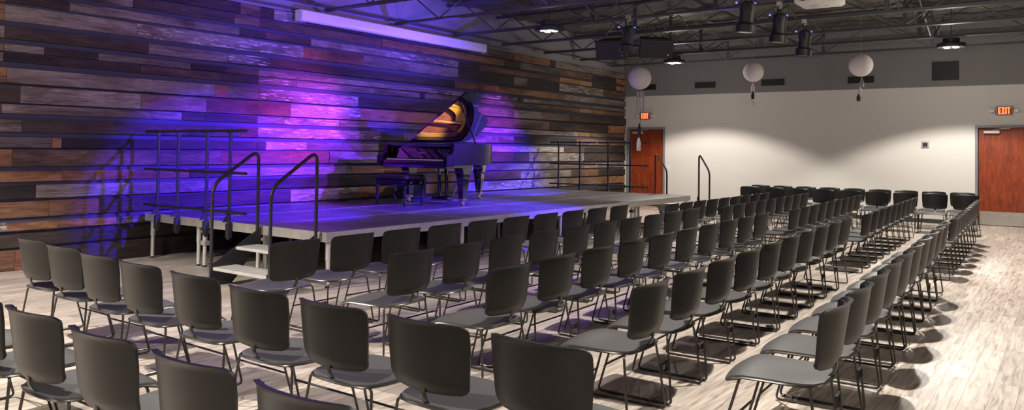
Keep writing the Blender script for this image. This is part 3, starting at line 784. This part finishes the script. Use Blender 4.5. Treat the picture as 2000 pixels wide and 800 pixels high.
# raised lid: hinge along the bass side
TH = math.radians(32.3); HY, HZ = 9.345, 1.625
def lidf(p):
    d = HY - p.y; h = p.z
    return Vector((p.x, HY - d*math.cos(TH) + h*math.sin(TH)*1, HZ + d*math.sin(TH) + h*math.cos(TH)))
lo = inset(OUTS, -.012)
lo = [(9.84, 7.808)] + [p for p in lo if p[0] > 9.88 and p[1] < 9.345] + [(11.2, HY), (9.84, HY)]
lid = wpart(MB().prism(lo, 0, .022, fn=lidf), 'lid', M['piano'], root)
sub(MB().prism([(9.85,7.81),(10.36,7.81),(10.36,9.33),(9.85,9.33)], .024, .044, fn=lidf), 'lid_flap', M['piano'], lid, root)
wpart(MB().tube([(9.86,7.86,1.59),(9.99,8.30,2.268)], [.013,.009], 8), 'lid_prop', M['piano'], root)
def piano_leg(x, y, ang):
    T = Matrix.Translation((x,y,PZ)) @ Matrix.Rotation(ang, 4, 'Z')
    mb = MB()
    # curved shoulder
    o = [(-.16,.655),(-.155,.63),(-.12,.60),(-.095,.56),(-.09,.50),(.09,.50),(.095,.56),(.12,.60),(.155,.63),(.16,.655)]
    mb.prism(o, -.085, .085, fn=lambda v: T @ Vector((v.x, v.z, v.y)))
    r = [(.085,.075,.51),(.05,.046,.115)]
    vs = []
    for w, d, z in r[::-1]: vs += [(-w,-d,z),(w,-d,z),(w,d,z),(-w,d,z)]
    mb.add([T @ Vector(p) for p in vs], [(3,2,1,0),(4,5,6,7),(0,1,5,4),(1,2,6,5),(2,3,7,6),(3,0,4,7)])
    leg = wpart(mb, 'leg', M['piano'], root, ang=30)
    mb = MB().bbox((-.055,-.05,.075),(.055,.05,.125), .006, mat=T)
    mb.bbox((-.05,-.02,.03),(.03,.02,.08), .006, mat=T)
    mb.lathe([(.034,-.018),(.038,-.012),(.038,.012),(.034,.018)], 14, T @ Matrix.Translation((.0,0,.038)) @ Matrix.Rotation(PI/2,4,'X'))
    sub(mb, 'caster', M['brass'], leg, root)
piano_leg(9.66, 7.96, 0); piano_leg(9.72, 9.20, 0); piano_leg(11.22, 8.86, .3)
mb = MB()
for y in (8.50, 8.66): mb.tube([(9.86,y,1.27),(9.90,y,.72)], .03, 8)
ly = wpart(mb, 'pedal_lyre', M['piano'], root)
sub(MB().bbox((9.80,8.40,.66),(9.98,8.76,.74), .015), 'pedal_box', M['piano'], ly, root)
for y in (8.50,8.58,8.66): sub(MB().bbox((9.68,y-.018,.672),(9.82,y+.018,.684), .004), 'pedal', M['brass'], ly, root)
sub(MB().tube([(9.98,8.44,.70),(10.22,8.40,1.27)], .006, 6), 'lyre_brace', M['brass'], ly, root)

t = empty('piano_bench', (9.03,8.76,PZ), 0, 'black padded piano bench in front of the keyboard', 'bench')
wpart(MB().bbox((8.80,8.42,PZ+.415),(9.28,9.10,PZ+.495), .02), 'cushion', M['leather'], t)
wpart(MB().bbox((8.82,8.44,PZ+.33),(9.26,9.08,PZ+.413), .006), 'apron', M['piano'], t)
for x in (8.84, 9.24):
    for y in (8.46, 9.06):
        wpart(MB().tube([(x,y,PZ),(x,y,PZ+.33)], [.018,.030], 4), 'leg', M['piano'], t, ang=30)
for x in (8.93, 9.15):
    wpart(MB().lathe([(.022,0),(.028,.006),(.028,.03),(.02,.036)], 14, Matrix.Translation((x,8.44,PZ+.375)) @ Matrix.Rotation(PI/2,4,'X')), 'adjusting_knob', M['piano'], t)

t = empty('amplifier_rack', (10.45,9.9,PZ), 0, 'small black equipment rack with green lights under the piano by the wall', 'amplifier')
wpart(MB().bbox((10.28,9.62,PZ),(10.62,10.12,PZ+.36), .01), 'case', M['black'], t)
mb = MB()
for k in range(3): mb.bbox((10.262,9.65,PZ+.03+k*.108),(10.281,10.09,PZ+.125+k*.108), .004)
fp = wpart(mb, 'front_panel', M['black_metal'], t)
for z in (.10,.17): wpart(MB().cbox((10.26,9.80,PZ+z),(.008,.045,.022)), 'indicator_light', M['green_led'], t)
pts = [(8.75,10.05,PZ+.01),(9.0,9.9,PZ+.012),(9.2,10.05,PZ+.05),(9.4,9.85,PZ+.012),(9.6,10.1,PZ+.06),(9.85,9.95,PZ+.012),(10.25,10.0,PZ+.05)]
tag(MB().tube(rounded(pts, .15, 5), .008, 6).build('cable', M['cord']), 'tangled black cable on the stage between the wall and the equipment rack', 'cable')

# ------------------------------------------------------------------ stacking chairs
SP = .605
def make_chair():
    root = empty('stacking_chair')
    # seat shell
    mb = MB(); nu, nv = 12, 12
    def seat_pt(u, v):
        # v: 0 rear .. 1 front ; u -1..1
        if v < .4: w = .135 + .095*math.sqrt(max(0, 1-(1-v/.4)**2))
        else: w = .23 + .025*((v-.4)/.6)**2
        y = -.168 + .448*v
        if v > .92: w -= .02*((v-.92)/.08)**2
        rear = .012*(1-abs(u)**2.2)*max(0, 1-v/.35) ; y -= rear
        y += .018*(1-u*u)*max(0, (v-.7)/.3)
        z = .437 - .012*math.cos(u*PI/2)*math.sin(min(1, v*1.3)*PI)
        z += .016*math.cos(u*PI/2)*math.exp(-((v-.80)/.16)**2)
        if v > .84: z -= .030*((v-.84)/.16)**2
        z -= .006*abs(u)**4
        return Vector((w*u, y, z))
    top = [[seat_pt(-1+2*i/nu, j/nv) for i in range(nu+1)] for j in range(nv+1)]
    def shell(mb, G, thick, nrm):
        a, b = len(G), len(G[0]); base = len(mb.v)
        for r in G: mb.v += [tuple(p) for p in r]
        for j, r in enumerate(G): mb.v += [tuple(p + nrm(j, i)*thick) for i, p in enumerate(r)]
        o = a*b; id_ = lambda j, i: base + j*b + i
        for j in range(a-1):
            for i in range(b-1):
                q = (id_(j,i), id_(j,i+1), id_(j+1,i+1), id_(j+1,i))
                mb.f += [q, tuple(k+o for k in q[::-1])]; mb.m += [0, 0]
        ring = [id_(0,i) for i in range(b)] + [id_(j,b-1) for j in range(1,a)] + [id_(a-1,i) for i in range(b-2,-1,-1)] + [id_(j,0) for j in range(a-2,0,-1)]
        for k in range(len(ring)):
            p, q = ring[k], ring[(k+1) % len(ring)]
            mb.f.append((q, p, p+o, q+o)); mb.m.append(0)
    shell(mb, top, .012, lambda j, i: Vector((0,0,-1)))
    mb.build('seat', M['seat'], root, ang=50)
    # backrest: curved wrap-around shell, outer (rear) surface
    mb = MB()
    us = [-1,-.97,-.92,-.84,-.7,-.5,-.25,0,.25,.5,.7,.84,.92,.97,1]
    ts = [0,.012,.03,.06,.10,.14,.18,.24,.34,.48,.64,.78,.88,.925,.955,.98,.993,1]
    H0, H1 = .502, .806
    def back_pt(u, t):
        z = H0 + (H1-H0)*t
        W = .222 + .016*min(1, t*1.6)
        d = H1 - z; e = z - H0
        if d < .036: W -= .036 - math.sqrt(max(0, .036**2-(.036-d)**2))
        if e < .04: W -= .04 - math.sqrt(max(0, .04**2-(.04-e)**2))
        x = W*u
        yc = -.212 - .048*t + .014*math.exp(-(t/.10)**2)      # belly, recline, lower lip tucked forward
        y = yc + (.058+.014*t)*abs(x/.237)**2.3
        if t > .9: y -= .012*((t-.9)/.1)**2                     # rolled top edge
        z2 = z - .010*(x/.237)**2*t - .010*(1-t)*(1-(x/.237)**2)
        return Vector((x, y, z2))
    G = [[back_pt(u, t) for u in us] for t in ts]
    def bn(j, i):
        a = G[min(j+1,len(ts)-1)][i]-G[max(j-1,0)][i]; b = G[j][min(i+1,len(us)-1)]-G[j][max(i-1,0)]
        n = b.cross(a)
        if n.length < 1e-9: n = Vector((0,1,0))
        n.normalize(); n.z = 0
        if n.y < 0: n = -n
        return n.normalized()
    mb2 = MB(); shell(mb2, [r[::-1] for r in G], .020, lambda j, i: bn(j, len(us)-1-i))
    back = mb2.build('backrest', M['plastic'], root, ang=55)
    MB().lathe([(.007,0),(.007,.004),(.003,.0045)], 10, Matrix.Translation((0,-.2035,.535)) @ Matrix.Rotation(PI/2,4,'X')).build('screw', M['rubber'], back)
    # inner pad on the front face
    P = [[back_pt(u*.93, .06+.88*t) + Vector((0,.0235,0)) for u in us] for t in ts]
    mb = MB(); shell(mb, [r[::-1] for r in P], .006, lambda j, i: Vector((0,1,0)))
    mb.build('back_pad', M['plastic'], back, ang=55)
    # spine bracket
    pts = rounded([(0,-.198,.56),(0,-.204,.475),(0,-.160,.418),(0,-.06,.412)], .04, 4)
    MB().tube(pts, .016, 6, flat=.45).build('back_bracket', M['frame'], root)
    # frame ring under the seat edge
    ring = []
    for v in (.98,.8,.6,.4,.25,.12,.04): ring.append(seat_pt(-1, v)*1.0 + Vector((-.004,-.002,-.012)))
    ring += [seat_pt(u, 0) + Vector((0,-.006,-.012)) for u in (-.6,-.2,.2,.6)]
    for v in (.04,.12,.25,.4,.6,.8,.98): ring.append(seat_pt(1, v) + Vector((.004,-.002,-.012)))
    MB().tube(ring, .0065, 6).build('seat_frame', M['frame'], root)
    for s in (-1, 1):
        pts = [(s*.19,.19,.418),(s*.236,.205,.418),(s*.254,.325,.0075),(s*.262,-.175,.0075),(s*.216,-.125,.414),(s*.16,-.11,.414)]
        lf = MB().tube(rounded(pts, .03, 4), .0072, 7).build('leg_frame', M['frame'], root)
        for y in (.22,-.07): MB().bbox((s*.259-.011,y-.02,0),(s*.259+.011,y+.02,.012), .003).build('glide', M['rubber'], lf)
    MB().tube([(-.246,.272,.175),(.246,.272,.175)], .0065, 6).build('stretcher', M['frame'], root)
    for z in (.22,.27):
        pass
    mb = MB().bbox((.236,-.162,.205),(.248,-.140,.270), .003).bbox((.2475,-.160,.256),(.3265,-.143,.266), .003).bbox((.2475,-.160,.209),(.3265,-.143,.219), .003).bbox((.326,-.162,.205),(.337,-.140,.270), .003)
    mb.build('ganging_clip', M['rubber'], root)
    return root
PROTO = make_chair()
first = [True]
def place(x, y, rz, label, group, clip=True, sc=1.0):
    if first[0]: o = PROTO; first[0] = False
    else: o = copy_tree(PROTO)
    o.location = (x, y, 0); o.rotation_euler = (0,0,rz); o.scale = (sc, sc, sc)
    tag(o, label, 'chair', group)
    if not clip:
        for ch in list(o.children):
            if ch.name.startswith('ganging_clip'): bpy.data.objects.remove(ch)
    return o
ORD = ['first','second','third','fourth','fifth','sixth','seventh','eighth','ninth','tenth','eleventh']
ROWN = {'A':'row nearest the stage','B':'second row from the stage','C':'third row from the stage','D':'fourth row from the stage','E':'last row from the stage'}
rows = {  # x of first chair, y there, slope, near count ; far first x, spacing, count
 'E': (4.06, 1.15, .034, 10, 11.05, .57, 9),
 'D': (4.04, 2.13, .034, 10, 10.95, .58, 9),
 'C': (4.02, 3.10, .030, 10, 11.05, .56, 9),
 'B': (4.10, 4.03, .030, 10, 10.95, .56, 9),
 'A': (3.95, 5.12, .0, 10, 10.70, .53, 9),
}
def jit(a): return random.uniform(-a, a)
# the first chair placed keeps its clip: copies are made from it
for key in 'BCDEA':
    x0, y0, sl, n, fx, fs, fn = rows[key]
    for k in range(n):
        x = x0 + k*(.605 if key != 'A' else .595)
        place(x, y0+sl*(x-x0), sl+jit(.012), 'black chair in the %s, %s from the near end' % (ROWN[key], ORD[k]), 'chairs in the near half of the rows along the stage', clip=k < n-1)
    for k in range(fn):
        x = fx + k*fs
        place(x, (y0 if key != 'A' else 4.98)+sl*(x-x0), sl+jit(.012), 'black chair beyond the aisle in the %s, %s from the aisle' % (ROWN[key], ORD[k]), 'chairs in the far half of the rows along the stage', clip=False, sc=.95)
# block facing along the stage, backs to the camera
for k, (bx, by) in enumerate(((2.66,6.45),(2.62,5.87),(2.57,5.26),(2.55,4.71),(2.53,4.08),(2.48,3.43),(2.48,2.85),(2.49,2.26),(2.5,1.68))):
    place(bx+.205, by, -PI/2+jit(.015), 'black chair with its back to the camera, front row, %s from the wood wall' % ORD[k], 'chairs with backs to the camera, front row', clip=False)
for k, by in enumerate((4.93, 4.32, 3.73, 3.10, 2.49, 1.89)):
    place(1.735+jit(.01), by, -PI/2+jit(.015), 'black chair cut by the lower left edge, second row of backs, %s from the left' % ORD[k], 'chairs with backs to the camera, second row', clip=False)
# block by the white wall, facing the camera
for k in range(9):
    place(17.15+jit(.01), 5.90-.527*k, PI/2+jit(.015), 'black chair facing the camera by the white wall, front row, %s from the stage' % ORD[k], 'chairs facing the camera, front row', clip=False, sc=.95)
for k in range(9):
    place(18.12+jit(.01), 5.98-.518*k, PI/2+jit(.015), 'black chair facing the camera by the white wall, back row, %s from the stage' % ORD[k], 'chairs facing the camera, back row', clip=False, sc=.95)

# ------------------------------------------------------------------ camera, world, view
cam = bpy.data.cameras.new('camera'); co = bpy.data.objects.new('camera', cam); COL.objects.link(co)
yaw, pit, rol = .6269, -.0239, .0133
fx_ = Vector((math.sin(yaw),0,math.cos(yaw))); fy_ = Vector((-math.cos(yaw),0,math.sin(yaw))); fz_ = Vector((0,-1,0))
Mc = Matrix((fx_, fy_, fz_)).transposed()
Rx = Matrix(((1,0,0),(0,math.cos(pit),-math.sin(pit)),(0,math.sin(pit),math.cos(pit))))
Rz = Matrix(((math.cos(rol),-math.sin(rol),0),(math.sin(rol),math.cos(rol),0),(0,0,1)))
W2C = Rz @ Rx @ Mc                                   # rows: right, down, forward
right, down, fwd = W2C[0], W2C[1], W2C[2]
co.matrix_world = Matrix(((right.x,-down.x,-fwd.x,0),(right.y,-down.y,-fwd.y,0),(right.z,-down.z,-fwd.z,1.5356),(0,0,0,1)))
cam.sensor_width = 36; cam.sensor_fit = 'HORIZONTAL'
cam.lens = 36*1512.74/2000; cam.shift_y = -(400-254.42)/2000
cam.clip_start = .05; cam.clip_end = 200
S.camera = co
w = bpy.data.worlds.new('world'); S.world = w; w.use_nodes = True
w.node_tree.nodes['Background'].inputs['Color'].default_value = (.05,.05,.06,1)
S.view_settings.view_transform = 'Standard'; S.view_settings.look = 'None'
S.view_settings.exposure = 0.0; S.view_settings.gamma = 1; S.view_settings.use_curve_mapping = False
S.cycles.use_denoising = True
S.cycles.max_bounces = 8; S.cycles.diffuse_bounces = 4; S.cycles.glossy_bounces = 4
S.cycles.sample_clamp_indirect = 6
